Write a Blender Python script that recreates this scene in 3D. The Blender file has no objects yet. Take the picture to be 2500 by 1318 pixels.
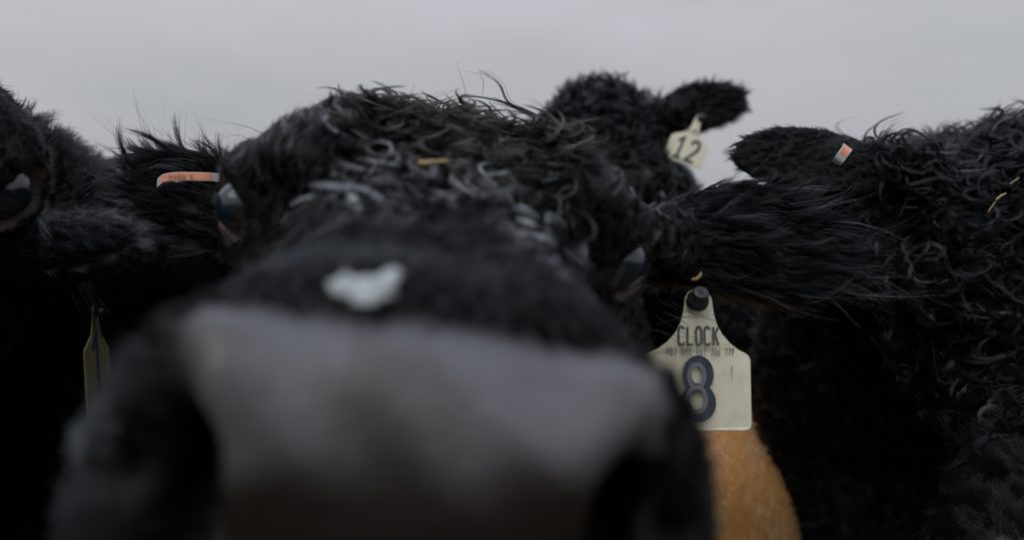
import bpy, math, os, time
import numpy as np
from mathutils import Vector, Matrix, kdtree

T0 = time.time()
rng = np.random.default_rng(7)
SC = bpy.context.scene
COL = SC.collection
CLAY = bool(os.environ.get('NOFUR'))

# ------------------------------------------------------------------ camera
FPX = 1785.0                       # focal length in photo pixels (2500 wide)
PITCH = math.radians(6.0)
CAMH = 0.95
cam_d = bpy.data.cameras.new('camera')
cam = bpy.data.objects.new('camera', cam_d)
COL.objects.link(cam)
cam.location = (0, 0, CAMH)
cam.rotation_euler = (math.pi / 2 + PITCH, 0, 0)
cam_d.sensor_width = 36.0
cam_d.lens = 36.0 * FPX / 2500.0
cam_d.clip_start = 0.01
cam_d.clip_end = 3000.0
cam_d.dof.use_dof = True
cam_d.dof.focus_distance = 0.65
cam_d.dof.aperture_fstop = 3.3
SC.camera = cam

# ------------------------------------------------------------------ world: overcast sky
SUN_EL, SUN_AZ = math.radians(46), math.radians(-150)      # veiled sun high behind the photographer, to the left
world = bpy.data.worlds.new('World')
SC.world = world
world.use_nodes = True
nt = world.node_tree
nt.nodes.clear()
N = nt.nodes.new
L = nt.links.new
out = N('ShaderNodeOutputWorld')
sky = N('ShaderNodeTexSky')
sky.sky_type = 'NISHITA'
sky.sun_disc = False
sky.sun_elevation = SUN_EL
sky.sun_rotation = SUN_AZ
bg1 = N('ShaderNodeBackground'); bg1.inputs[1].default_value = 0.06
L(sky.outputs[0], bg1.inputs[0])
tc = N('ShaderNodeTexCoord')
sep = N('ShaderNodeSeparateXYZ'); L(tc.outputs['Generated'], sep.inputs[0])
mr = N('ShaderNodeMapRange')                      # overcast luminance: brighter overhead
mr.inputs['From Min'].default_value = 0.0; mr.inputs['From Max'].default_value = 1.0
mr.inputs['To Min'].default_value = 0.84; mr.inputs['To Max'].default_value = 1.6
L(sep.outputs['Z'], mr.inputs['Value'])
mp = N('ShaderNodeMapping'); mp.inputs['Scale'].default_value = (1.6, 1.6, 5.0)
L(tc.outputs['Generated'], mp.inputs['Vector'])
nz = N('ShaderNodeTexNoise'); nz.inputs['Scale'].default_value = 1.3; nz.inputs['Detail'].default_value = 5
L(mp.outputs[0], nz.inputs['Vector'])
cr = N('ShaderNodeValToRGB')
cr.color_ramp.elements[0].position = 0.3; cr.color_ramp.elements[0].color = (0.448, 0.464, 0.486, 1)
cr.color_ramp.elements[1].position = 0.7; cr.color_ramp.elements[1].color = (0.558, 0.557, 0.600, 1)
L(nz.outputs['Fac'], cr.inputs[0])
bg2 = N('ShaderNodeBackground')
my = N('ShaderNodeMapRange')                      # cloud is thinner and brighter on the sun's side
my.inputs['From Min'].default_value = -1.0; my.inputs['From Max'].default_value = 1.0
my.inputs['To Min'].default_value = 1.7; my.inputs['To Max'].default_value = 0.84
L(sep.outputs['Y'], my.inputs['Value'])
mm = N('ShaderNodeMath'); mm.operation = 'MULTIPLY'
L(mr.outputs[0], mm.inputs[0]); L(my.outputs[0], mm.inputs[1])
zc = N('ShaderNodeMapRange'); zc.inputs['From Min'].default_value = 0.45; zc.inputs['From Max'].default_value = 1.0
zc.inputs['To Max'].default_value = 0.8
L(sep.outputs['Z'], zc.inputs['Value'])
zm = N('ShaderNodeMix'); zm.data_type = 'RGBA'; zm.inputs['B'].default_value = (0.43, 0.51, 0.63, 1)
L(zc.outputs[0], zm.inputs['Factor']); L(cr.outputs[0], zm.inputs['A'])
L(zm.outputs['Result'], bg2.inputs[0]); L(mm.outputs[0], bg2.inputs[1])
mx = N('ShaderNodeMixShader'); mx.inputs[0].default_value = 0.94
L(bg1.outputs[0], mx.inputs[1]); L(bg2.outputs[0], mx.inputs[2]); L(mx.outputs[0], out.inputs[0])

sun_d = bpy.data.lights.new('sun', 'SUN')
sun_d.energy = 0.9
sun_d.angle = math.radians(40)
sun_d.color = (1.0, 0.97, 0.93)
sun = bpy.data.objects.new('sun', sun_d)
COL.objects.link(sun)
sv = Vector((math.sin(SUN_AZ) * math.cos(SUN_EL), math.cos(SUN_AZ) * math.cos(SUN_EL), math.sin(SUN_EL)))
sun.rotation_euler = sv.to_track_quat('Z', 'Y').to_euler()
sun.location = (0, 0, 30)

SC.view_settings.view_transform = 'Standard'
SC.view_settings.look = 'None'
SC.view_settings.exposure = 0.0
SC.view_settings.gamma = 1.0
SC.render.engine = 'CYCLES'
try:
    SC.cycles_curves.shape = 'RIBBONS'
    SC.cycles_curves.subdivisions = 2
    SC.cycles.max_bounces = 8
    SC.cycles.use_denoising = True
    SC.cycles.denoiser = 'OPENIMAGEDENOISE'
except Exception:
    pass

CP, SP = math.cos(PITCH), math.sin(PITCH)


def C2W(x, d, z):
    """camera frame (right, depth, up) in metres -> world"""
    return np.array([x, d * CP - z * SP, CAMH + z * CP + d * SP])


def P(px, py, d):
    """what stands at photo pixel (px,py), d metres deep -> world point"""
    return C2W((px - 1250.0) / FPX * d, d, (659.0 - py) / FPX * d)


def proj(p):
    x, y, z = p[0], p[1], p[2] - CAMH
    d = y * CP + z * SP; zc = z * CP - y * SP
    return round(1250 + FPX * x / d), round(659 - FPX * zc / d), round(float(d), 3)


def nrm(v):
    v = np.asarray(v, float)
    return v / (np.linalg.norm(v, axis=-1, keepdims=True) + 1e-12)


# ------------------------------------------------------------------ scene helpers
def link(o, parent=None):
    COL.objects.link(o)
    if parent is not None:
        o.parent = parent
    return o


def tag(o, label=None, cat=None, group=None, kind=None):
    if label: o['label'] = label
    if cat: o['category'] = cat
    if group: o['group'] = group
    if kind: o['kind'] = kind
    return o


def mesh_obj(name, verts, faces, mat, parent=None, smooth=True, attrs=None):
    me = bpy.data.meshes.new(name)
    verts = np.asarray(verts, np.float32)
    if isinstance(faces, np.ndarray):
        nf, k = faces.shape
        me.vertices.add(len(verts)); me.vertices.foreach_set('co', verts.ravel())
        me.loops.add(nf * k); me.loops.foreach_set('vertex_index', faces.astype(np.int32).ravel())
        me.polygons.add(nf); me.polygons.foreach_set('loop_start', np.arange(0, nf * k, k, dtype=np.int32))
        me.update(calc_edges=True)
    else:
        me.from_pydata([tuple(map(float, v)) for v in verts], [], faces)
    me.validate()
    me.polygons.foreach_set('use_smooth', np.full(len(me.polygons), smooth, dtype=bool))
    for k, a in (attrs or {}).items():
        at = me.attributes.new(k, 'FLOAT', 'POINT')
        at.data.foreach_set('value', np.asarray(a, np.float32))
    me.materials.append(mat)
    me.update()
    return link(bpy.data.objects.new(name, me), parent)


def empty(name, loc):
    o = bpy.data.objects.new(name, None)
    o.empty_display_size = 0.05
    o.location = loc
    return link(o)


def reparent(o, p):
    """parent o under p, keeping its place"""
    o.parent = p
    o.matrix_parent_inverse = Matrix.Translation(p.location).inverted() if p.type == 'EMPTY' else p.matrix_basis.inverted()


def swirl(p, freq, seed, n=5):
    """cheap smooth vector noise in about -1..1"""
    r = np.random.default_rng(seed)
    o = np.zeros(len(p))
    for i in range(n):
        k = r.normal(size=3); k = k / np.linalg.norm(k) * freq * r.uniform(0.5, 1.6)
        o += np.sin(p @ k + r.uniform(0, 6.28))
    return o / math.sqrt(n / 2.0) * 0.7


# ------------------------------------------------------------------ materials
def mat_new(name):
    m = bpy.data.materials.new(name)
    m.use_nodes = True
    t = m.node_tree
    return m, t, t.nodes['Principled BSDF'], t.nodes.new, t.links.new


def setp(b, **k):
    for n, v in k.items():
        n = n.replace('_', ' ')
        if n in b.inputs:
            b.inputs[n].default_value = v


def simple(name, col, rough=0.5, spec=0.5, coat=0.0, noise=0.0, nscale=40.0, bump=0.0, sss=0.0):
    m, t, b, n, l = mat_new(name)
    setp(b, Base_Color=(*col, 1), Roughness=rough, Specular_IOR_Level=spec, Coat_Weight=coat, Coat_Roughness=0.05)
    if sss:
        setp(b, Subsurface_Weight=sss, Subsurface_Radius=(0.004, 0.003, 0.002), Subsurface_Scale=1.0)
    if noise or bump:
        tc = n('ShaderNodeTexCoord')
        nz = n('ShaderNodeTexNoise'); nz.inputs['Scale'].default_value = nscale; nz.inputs['Detail'].default_value = 6
        l(tc.outputs['Object'], nz.inputs['Vector'])
        if noise:
            cr = n('ShaderNodeValToRGB')
            cr.color_ramp.elements[0].position = 0.3; cr.color_ramp.elements[0].color = (*[c * (1 - noise) for c in col], 1)
            cr.color_ramp.elements[1].position = 0.7; cr.color_ramp.elements[1].color = (*[min(1, c * (1 + noise)) for c in col], 1)
            l(nz.outputs['Fac'], cr.inputs[0]); l(cr.outputs[0], b.inputs['Base Color'])
        if bump:
            bp = n('ShaderNodeBump'); bp.inputs['Strength'].default_value = bump; bp.inputs['Distance'].default_value = 0.002
            l(nz.outputs['Fac'], bp.inputs['Height']); l(bp.outputs[0], b.inputs['Normal'])
    return m


def hide_material(name, col, skin=(0.100, 0.098, 0.108), brown=(0.062, 0.054, 0.053)):
    """hide under the fur; 'skin' attribute = bare wet nose leather, 'lid' = bare pinkish eyelid rim"""
    m, t, b, n, l = mat_new(name)
    tc = n('ShaderNodeTexCoord')
    nz = n('ShaderNodeTexNoise'); nz.inputs['Scale'].default_value = 38; nz.inputs['Detail'].default_value = 4
    l(tc.outputs['Object'], nz.inputs['Vector'])
    cr = n('ShaderNodeValToRGB')
    cr.color_ramp.elements[0].position = 0.28; cr.color_ramp.elements[0].color = (*brown, 1)
    cr.color_ramp.elements[1].position = 0.52; cr.color_ramp.elements[1].color = (*skin, 1)
    l(nz.outputs['Fac'], cr.inputs[0])
    a3 = n('ShaderNodeAttribute'); a3.attribute_name = 'brown_shade'
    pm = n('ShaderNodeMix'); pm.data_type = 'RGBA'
    l(a3.outputs['Fac'], pm.inputs['Factor']); l(cr.outputs[0], pm.inputs['A']); pm.inputs['B'].default_value = (0.008, 0.0042, 0.0030, 1)  # dark brown lower pad, with shade mixed into the leather colour
    a1 = n('ShaderNodeAttribute'); a1.attribute_name = 'skin'
    a2 = n('ShaderNodeAttribute'); a2.attribute_name = 'lid'
    m1 = n('ShaderNodeMix'); m1.data_type = 'RGBA'
    m1.inputs['A'].default_value = (*col, 1)
    l(a1.outputs['Fac'], m1.inputs['Factor']); l(pm.outputs['Result'], m1.inputs['B'])
    m2 = n('ShaderNodeMix'); m2.data_type = 'RGBA'
    l(m1.outputs['Result'], m2.inputs['A']); m2.inputs['B'].default_value = (0.075, 0.052, 0.046, 1)
    l(a2.outputs['Fac'], m2.inputs['Factor']); l(m2.outputs['Result'], b.inputs['Base Color'])
    rr = n('ShaderNodeMapRange'); rr.inputs['To Min'].default_value = 0.6; rr.inputs['To Max'].default_value = 0.42
    l(a1.outputs['Fac'], rr.inputs['Value']); l(rr.outputs[0], b.inputs['Roughness'])
    ss = n('ShaderNodeMapRange'); ss.inputs['To Min'].default_value = 0.12; ss.inputs['To Max'].default_value = 0.25
    l(a1.outputs['Fac'], ss.inputs['Value']); l(ss.outputs[0], b.inputs['Specular IOR Level'])
    cw = n('ShaderNodeMath'); cw.operation = 'MULTIPLY'; cw.inputs[1].default_value = 0.38; l(a1.outputs['Fac'], cw.inputs[0]); l(cw.outputs[0], b.inputs['Coat Weight']); setp(b, Coat_Roughness=0.25, Coat_IOR=1.35)
    vo = n('ShaderNodeTexVoronoi'); vo.inputs['Scale'].default_value = 260
    l(tc.outputs['Object'], vo.inputs['Vector'])
    bp = n('ShaderNodeBump'); bp.inputs['Strength'].default_value = 0.35; bp.inputs['Distance'].default_value = 0.001
    l(vo.outputs['Distance'], bp.inputs['Height']); l(bp.outputs[0], b.inputs['Normal'])
    return m


def fur_material(name, dark, light, rough=0.2, ior=1.10, amp=0.35):
    """strand colour runs from dark to light by the strand's own 'tint' value"""
    m, t, b, n, l = mat_new(name)
    t.nodes.remove(b)
    h = n('ShaderNodeBsdfHairPrincipled')
    h.parametrization = 'COLOR'
    h.inputs['Roughness'].default_value = rough
    h.inputs['Radial Roughness'].default_value = 0.35
    g = n('ShaderNodeAttribute'); g.attribute_name = 'gloss'
    gm = n('ShaderNodeMath'); gm.operation = 'MULTIPLY_ADD'; gm.inputs[1].default_value = amp; gm.inputs[2].default_value = ior
    l(g.outputs['Fac'], gm.inputs[0]); l(gm.outputs[0], h.inputs['IOR'])
    h.inputs['Offset'].default_value = math.radians(2)
    a = n('ShaderNodeAttribute'); a.attribute_name = 'tint'
    mx = n('ShaderNodeMix'); mx.data_type = 'RGBA'
    mx.inputs['A'].default_value = (*dark, 1); mx.inputs['B'].default_value = (*light, 1)
    l(a.outputs['Fac'], mx.inputs['Factor']); l(mx.outputs['Result'], h.inputs['Color'])
    l(h.outputs[0], t.nodes['Material Output'].inputs[0])
    return m


M_HIDE = hide_material('black hide and nose leather', (0.006, 0.0055, 0.0055))
M_HIDE_TAN = hide_material('tan hide', (0.42, 0.20, 0.075), skin=(0.2, 0.12, 0.1))
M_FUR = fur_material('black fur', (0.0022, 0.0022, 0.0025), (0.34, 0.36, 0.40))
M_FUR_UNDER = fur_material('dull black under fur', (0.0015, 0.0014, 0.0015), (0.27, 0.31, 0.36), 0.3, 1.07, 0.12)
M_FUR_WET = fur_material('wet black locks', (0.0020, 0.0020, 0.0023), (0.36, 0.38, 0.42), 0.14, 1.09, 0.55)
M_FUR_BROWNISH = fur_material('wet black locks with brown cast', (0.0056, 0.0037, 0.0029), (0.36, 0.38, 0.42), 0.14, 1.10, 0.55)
M_FUR_TAN = fur_material('tan fur', (0.58, 0.27, 0.07), (0.95, 0.63, 0.27), 0.4, 1.3, 0.2)


def eye_material():
    m, t, b, n, l = mat_new('wet eyeball')
    tc = n('ShaderNodeTexCoord')
    sp = n('ShaderNodeSeparateXYZ'); l(tc.outputs['Object'], sp.inputs[0])
    cr = n('ShaderNodeValToRGB')            # along the eye's own axis: white, limbus, iris, pupil
    e = cr.color_ramp.elements
    e[0].position = 0.30; e[0].color = (0.13, 0.095, 0.085, 1)
    e[1].position = 0.45; e[1].color = (0.035, 0.018, 0.010, 1)
    x = e.new(0.62); x.color = (0.028, 0.016, 0.010, 1)
    x = e.new(0.80); x.color = (0.010, 0.014, 0.020, 1)
    mr = n('ShaderNodeMapRange'); mr.inputs['From Min'].default_value = 0.0; mr.inputs['From Max'].default_value = 0.0195
    l(sp.outputs['Z'], mr.inputs['Value']); l(mr.outputs[0], cr.inputs[0]); l(cr.outputs[0], b.inputs['Base Color'])
    setp(b, Roughness=0.3, Specular_IOR_Level=0.2, Coat_Weight=0.8, Coat_Roughness=0.03, Coat_IOR=1.5, Coat_Tint=(0.78, 0.90, 1.0, 1))
    return m


M_EYE = eye_material()
M_TAG = simple('cream plastic', (0.70, 0.66, 0.51), 0.42, 0.4, noise=0.07, nscale=30, bump=0.05)
_t = M_TAG.node_tree
_b = _t.nodes['Principled BSDF']
_c = _t.nodes.new('ShaderNodeTexCoord'); _n = _t.nodes.new('ShaderNodeTexNoise'); _n.inputs['Scale'].default_value = 55; _n.inputs['Detail'].default_value = 9; _n.inputs['Roughness'].default_value = 0.7
_t.links.new(_c.outputs['Object'], _n.inputs['Vector'])
_r = _t.nodes.new('ShaderNodeMapRange'); _r.inputs['From Min'].default_value = 0.52; _r.inputs['From Max'].default_value = 0.75; _r.inputs['To Max'].default_value = 0.32
_t.links.new(_n.outputs['Fac'], _r.inputs['Value'])
_m = _t.nodes.new('ShaderNodeMix'); _m.data_type = 'RGBA'; _m.inputs['B'].default_value = (0.26, 0.20, 0.12, 1)
_t.links.new(_b.inputs['Base Color'].links[0].from_socket, _m.inputs['A']); _t.links.new(_r.outputs[0], _m.inputs['Factor'])
_t.links.new(_m.outputs['Result'], _b.inputs['Base Color'])
M_TAG_OLD = simple('yellowed plastic', (0.19, 0.165, 0.085), 0.45, 0.4, noise=0.15, nscale=40)
M_INK = simple('grey ink', (0.10, 0.10, 0.105), 0.6, 0.2, noise=0.25, nscale=400)
M_INK_NAVY = simple('navy ink', (0.040, 0.050, 0.064), 0.55, 0.3, noise=0.2, nscale=200)
M_INK_PALE = simple('lavender ink', (0.155, 0.15, 0.175), 0.55, 0.3)
M_STUD = simple('black stud plastic', (0.012, 0.014, 0.016), 0.45, 0.5)
M_GOLD = simple('amber button plastic', (0.42, 0.27, 0.11), 0.4, 0.5, noise=0.3, nscale=120)
M_ORANGE = simple('orange coated metal', (0.72, 0.27, 0.17), 0.5, 0.4, noise=0.12, nscale=150)
M_METAL = simple('bare grey metal', (0.50, 0.50, 0.50), 0.45, 0.6)
M_STRAW = simple('dry straw', (0.36, 0.27, 0.14), 0.7, 0.2, noise=0.3, nscale=200)
M_SNOW = simple('wet snow', (0.37, 0.40, 0.42), 0.5, 0.5, bump=0.4, nscale=200, sss=0.4)
M_HOOF = simple('hoof horn', (0.02, 0.018, 0.016), 0.5)


# ------------------------------------------------------------------ implicit-surface modelling on a stretched grid
def axis_lines(lo, hi, lo_f, hi_f, h, hmax=0.03, g=1.18):
    """grid lines: spacing h inside [lo_f,hi_f], growing outwards until lo / hi"""
    mid = np.arange(lo_f, hi_f + h, h)
    left, x, s = [], mid[0], h
    while x > lo:
        s = min(s * g, hmax); x -= s; left.append(x)
    right, x, s = [], mid[-1], h
    while x < hi:
        s = min(s * g, hmax); x += s; right.append(x)
    return np.concatenate([left[::-1], mid, right]).astype(np.float32)


class Field:
    def __init__(self, xs, ys, zs):
        self.ax = (xs, ys, zs)
        self.F = np.full((len(xs), len(ys), len(zs)), 1.0, np.float32)

    def block(self, lo, hi):
        sl = []
        for a, l, h in zip(self.ax, lo, hi):
            sl.append(slice(max(0, np.searchsorted(a, l) - 1), min(len(a), np.searchsorted(a, h) + 2)))
        X = self.ax[0][sl[0]][:, None, None]; Y = self.ax[1][sl[1]][None, :, None]; Z = self.ax[2][sl[2]][None, None, :]
        return tuple(sl), X, Y, Z

    def add(self, fn, lo, hi, k=0.02, sub=False, margin=0.07):
        sl, X, Y, Z = self.block(np.asarray(lo) - margin, np.asarray(hi) + margin)
        d = fn(X, Y, Z).astype(np.float32)
        A = self.F[sl]
        if sub:
            h = np.clip(0.5 - 0.5 * (A + d) / k, 0, 1)
            self.F[sl] = A * (1 - h) - d * h + k * h * (1 - h)
        else:
            h = np.clip(0.5 + 0.5 * (A - d) / k, 0, 1)
            self.F[sl] = A * (1 - h) + d * h - k * h * (1 - h)

    def cone(self, p, r1, q, r2, k=0.03, sub=False):
        p = np.asarray(p, float); q = np.asarray(q, float)
        v = q - p; vv = float(v @ v) + 1e-12

        def fn(X, Y, Z):
            a, b, c = X - p[0], Y - p[1], Z - p[2]
            t = np.clip((a * v[0] + b * v[1] + c * v[2]) / vv, 0, 1)
            return np.sqrt((a - t * v[0]) ** 2 + (b - t * v[1]) ** 2 + (c - t * v[2]) ** 2) - (r1 + t * (r2 - r1))
        R = max(r1, r2)
        self.add(fn, np.minimum(p, q) - R, np.maximum(p, q) + R, k, sub)

    def ell(self, c, R, rad, k=0.03, sub=False, cup=0.0):
        """ellipsoid: centre c, rows of R its axes, radii rad; cup bends it along axis 2"""
        c = np.asarray(c, float); R = np.asarray(R, float); rad = np.asarray(rad, float)

        def fn(X, Y, Z):
            a, b, e = X - c[0], Y - c[1], Z - c[2]
            u = a * R[0, 0] + b * R[0, 1] + e * R[0, 2]
            v = a * R[1, 0] + b * R[1, 1] + e * R[1, 2]
            w = a * R[2, 0] + b * R[2, 1] + e * R[2, 2]
            if cup:
                w = w - cup * (v / rad[1]) ** 2 * rad[1]
            k0 = np.sqrt((u / rad[0]) ** 2 + (v / rad[1]) ** 2 + (w / rad[2]) ** 2)
            k1 = np.sqrt((u / rad[0] ** 2) ** 2 + (v / rad[1] ** 2) ** 2 + (w / rad[2] ** 2) ** 2) + 1e-6
            return k0 * (k0 - 1) / k1
        e = np.sqrt(((R * rad[:, None]) ** 2).sum(0)) + abs(cup) * rad[1]
        self.add(fn, c - e, c + e, k, sub)

    def mesh(self, smooth=2):
        """naive surface nets"""
        F, (xs, ys, zs) = self.F, self.ax
        neg = F < 0
        nx, ny, nz = F.shape
        cnt = np.zeros((nx - 1, ny - 1, nz - 1), np.int8)
        for i in (0, 1):
            for j in (0, 1):
                for k in (0, 1):
                    cnt += neg[i:nx - 1 + i, j:ny - 1 + j, k:nz - 1 + k]
        act = (cnt > 0) & (cnt < 8)
        I, J, K = np.nonzero(act)
        idx = np.full(act.shape, -1, np.int32); idx[I, J, K] = np.arange(len(I))
        acc = np.zeros((len(I), 3)); num = np.zeros(len(I))
        for ax in range(3):
            for o1 in (0, 1):
                for o2 in (0, 1):
                    a = [0, 0, 0]; oth = [t for t in range(3) if t != ax]
                    a[oth[0]], a[oth[1]] = o1, o2
                    b = list(a); b[ax] = 1
                    f0 = F[I + a[0], J + a[1], K + a[2]]; f1 = F[I + b[0], J + b[1], K + b[2]]
                    cr = (f0 < 0) != (f1 < 0)
                    t = np.where(cr, f0 / np.where(cr, f0 - f1, 1), 0)
                    p0 = np.stack([xs[I + a[0]], ys[J + a[1]], zs[K + a[2]]], 1)
                    p1 = np.stack([xs[I + b[0]], ys[J + b[1]], zs[K + b[2]]], 1)
                    acc += np.where(cr[:, None], p0 + t[:, None] * (p1 - p0), 0); num += cr
        V = acc / np.maximum(num, 1)[:, None]
        quads = []
        for ax in range(3):
            sl0 = [slice(None)] * 3; sl1 = [slice(None)] * 3
            sl0[ax] = slice(0, -1); sl1[ax] = slice(1, None)
            s0, s1 = neg[tuple(sl0)], neg[tuple(sl1)]
            for flip in (False, True):
                m = (s0 & ~s1) if not flip else (~s0 & s1)
                a, b, c = np.nonzero(m)
                ok = np.ones(len(a), bool)
                o = [t for t in range(3) if t != ax]
                co = [a, b, c]
                ok &= (co[o[0]] > 0) & (co[o[1]] > 0) & (co[o[0]] < F.shape[o[0]] - 1) & (co[o[1]] < F.shape[o[1]] - 1)
                co = [t[ok] for t in co]
                ring = []
                for d0, d1 in ((-1, -1), (0, -1), (0, 0), (-1, 0)):
                    q = [t.copy() for t in co]; q[o[0]] += d0; q[o[1]] += d1
                    ring.append(idx[q[0], q[1], q[2]])
                q = np.stack(ring, 1)
                if (ax == 1) ^ flip:
                    q = q[:, ::-1]
                quads.append(q)
        Q = np.concatenate(quads)
        Q = Q[(Q >= 0).all(1)]
        e = np.concatenate([Q[:, [0, 1]], Q[:, [1, 2]], Q[:, [2, 3]], Q[:, [3, 0]]])
        for _ in range(smooth):
            s = np.zeros_like(V); c = np.zeros(len(V))
            for i in range(3):
                s[:, i] = np.bincount(e[:, 0], V[e[:, 1], i], len(V)) + np.bincount(e[:, 1], V[e[:, 0], i], len(V))
            c = np.bincount(e[:, 0], minlength=len(V)) + np.bincount(e[:, 1], minlength=len(V))
            V = V + 0.5 * (s / np.maximum(c, 1)[:, None] - V)
        return V, Q


def vert_normals(V, Q):
    n = np.cross(V[Q[:, 2]] - V[Q[:, 0]], V[Q[:, 3]] - V[Q[:, 1]])
    o = np.zeros_like(V)
    for c in range(4):
        for i in range(3):
            o[:, i] += np.bincount(Q[:, c], n[:, i], len(V))
    return nrm(o)


# ------------------------------------------------------------------ cattle
# head cross sections: distance from poll towards nose, half width, dorsal height, ventral height
PROF = np.array([
    (-0.07, 0.040, -0.060, -0.130), (-0.03, 0.078, -0.014, -0.165), (0.00, 0.096, 0.002, -0.180), (0.05, 0.112, 0.012, -0.195),
    (0.10, 0.116, 0.012, -0.205), (0.16, 0.108, 0.002, -0.210), (0.21, 0.094, -0.010, -0.198), (0.26, 0.083, -0.018, -0.180),
    (0.31, 0.080, -0.020, -0.165), (0.35, 0.088, -0.019, -0.160), (0.39, 0.094, -0.018, -0.158), (0.42, 0.093, -0.021, -0.152),
    (0.44, 0.091, -0.030, -0.142), (0.455, 0.074, -0.044, -0.128), (0.463, 0.050, -0.058, -0.112), (0.467, 0.012, -0.080, -0.090)])


class Head:
    def __init__(self, poll, nose, roll, scale=1.0):
        self.o = np.asarray(poll, float)
        v = np.asarray(nose, float) - self.o
        self.s = np.linalg.norm(v) / 0.43 * scale
        self.a = nrm(v)
        up = np.array([0, 0, 1.0])
        u = nrm(up - (up @ self.a) * self.a)
        r = np.cross(u, self.a)
        c, s = math.cos(roll), math.sin(roll)
        self.r = c * r - s * u
        self.u = s * r + c * u

    def pt(self, a, r, u):
        return self.o + self.s * (a * self.a + r * self.r + u * self.u)

    def loc(self, p):
        q = (np.asarray(p) - self.o) / self.s
        return q @ self.a, q @ self.r, q @ self.u

    def add_to(self, f, eyes=()):
        aa = np.linspace(PROF[0, 0], PROF[-1, 0], 400)
        tab = [np.interp(aa, PROF[:, 0], PROF[:, i]) for i in (1, 2, 3)]
        ker = np.hanning(15); ker /= ker.sum()
        tab = [np.convolve(np.pad(t, 7, mode='edge'), ker, 'valid') for t in tab]

        def fn(X, Y, Z):
            x, y, z = X - self.o[0], Y - self.o[1], Z - self.o[2]
            A = (x * self.a[0] + y * self.a[1] + z * self.a[2]) / self.s
            Rr = (x * self.r[0] + y * self.r[1] + z * self.r[2]) / self.s
            U = (x * self.u[0] + y * self.u[1] + z * self.u[2]) / self.s
            w = np.interp(A, aa, tab[0]); t = np.interp(A, aa, tab[1]); b = np.interp(A, aa, tab[2])
            h = (t - b) / 2; c = (t + b) / 2
            k = ((np.abs(Rr) / w) ** 2.4 + (np.abs(U - c) / h) ** 2.4) ** (1 / 2.4)
            d = (k - 1) * np.minimum(w, h) * 0.95
            d = np.maximum(d, np.maximum(A - 0.467, -0.07 - A))
            return d * self.s
        e = 0.3 * self.s
        lo = np.minimum(self.pt(-0.07, 0, -0.1), self.pt(0.467, 0, -0.1)) - 0.14 * self.s
        hi = np.maximum(self.pt(-0.07, 0, -0.1), self.pt(0.467, 0, -0.1)) + 0.14 * self.s
        f.add(fn, lo, hi, 0.02, margin=0.04)
        R = np.stack([self.a, self.r, self.u])
        s = self.s
        for g in (-1, 1):
            # brow ridge and orbit, cheek muscle, nostril wing
            f.ell(self.pt(0.150, g * 0.086, -0.022), R, np.array([0.050, 0.032, 0.026]) * s, 0.025)
            f.ell(self.pt(0.13, g * 0.085, -0.115), R, np.array([0.085, 0.035, 0.075]) * s, 0.03)
            f.ell(self.pt(0.430, g * 0.061, -0.052), R, np.array([0.024, 0.020, 0.021]) * s, 0.02)
            f.ell(self.pt(0.41, g * 0.074, -0.105), R, np.array([0.045, 0.025, 0.045]) * s, 0.02)
        for ec, o_ in eyes:                                # lids: a dome round each eyeball
            f.cone(ec - o_ * 0.003 * s, 0.0275 * s, ec - o_ * 0.05 * s, 0.036 * s, 0.03)
            f.cone(ec + (self.u * 0.012 - self.a * 0.015) * s - o_ * 0.018 * s, 0.028 * s, self.pt(0.09, (0.075 if (ec - self.o) @ self.r > 0 else -0.075), -0.022), 0.034 * s, 0.03)
            f.cone(ec + (self.u * 0.014 + self.a * 0.006) * s, 0.0215 * s, ec + (self.u * 0.017 - self.a * 0.02) * s, 0.020 * s, 0.012)
        # chin
        f.ell(self.pt(0.40, 0, -0.165), R, np.array([0.05, 0.06, 0.03]) * s, 0.025)

    def carve(self, f, eyes):
        s = self.s
        for g in (-1, 1):
            # comma-shaped nostrils running back into the nose
            p0 = self.pt(0.446, g * 0.070, -0.040); p1 = self.pt(0.456, g * 0.064, -0.060); p2 = self.pt(0.462, g * 0.056, -0.095)
            p3 = self.pt(0.415, g * 0.056, -0.068)
            f.cone(self.pt(0.444, g * 0.071, -0.034), 0.005 * s, p1, 0.009 * s, 0.008, sub=True)
            f.cone(p1, 0.0095 * s, p2, 0.0125 * s, 0.010, sub=True)
            f.cone(p1, 0.0095 * s, p3, 0.010 * s, 0.008, sub=True)
            f.cone(p2, 0.0120 * s, p3, 0.010 * s, 0.008, sub=True)
            f.cone(p1, 0.007 * s, self.pt(0.442, g * 0.080, -0.074), 0.004 * s, 0.008, sub=True)
            # mouth corner line
            f.cone(self.pt(0.455, 0, -0.150), 0.004 * s, self.pt(0.33, g * 0.086, -0.128), 0.003 * s, 0.008, sub=True)
        for (c, R, rad) in eyes:
            f.ell(c, R, rad, 0.006, sub=True)


def eyeball(parent, c, axis, r, up):
    """an eyeball with a bulging cornea; axis looks out of the head"""
    th = np.linspace(0, math.pi, 33); ph = np.linspace(0, 2 * math.pi, 40, endpoint=False)
    V, F = [], []
    for t in th:
        rr = r * (1 + 0.05 * math.exp(-(t / 0.5) ** 4))
        for p in ph:
            V.append((rr * math.sin(t) * math.cos(p), rr * math.sin(t) * math.sin(p), rr * math.cos(t)))
    n = len(ph)
    for i in range(len(th) - 1):
        for j in range(n):
            F.append((i * n + j, (i + 1) * n + j, (i + 1) * n + (j + 1) % n, i * n + (j + 1) % n))
    o = mesh_obj('eye', V, F, M_EYE)
    z = Vector(nrm(axis)); x = Vector(up).cross(z).normalized(); y = z.cross(x)
    m = Matrix((x, y, z)).transposed().to_4x4(); m.translation = Vector(c)
    o.matrix_basis = m
    reparent(o, parent)
    return o


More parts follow.
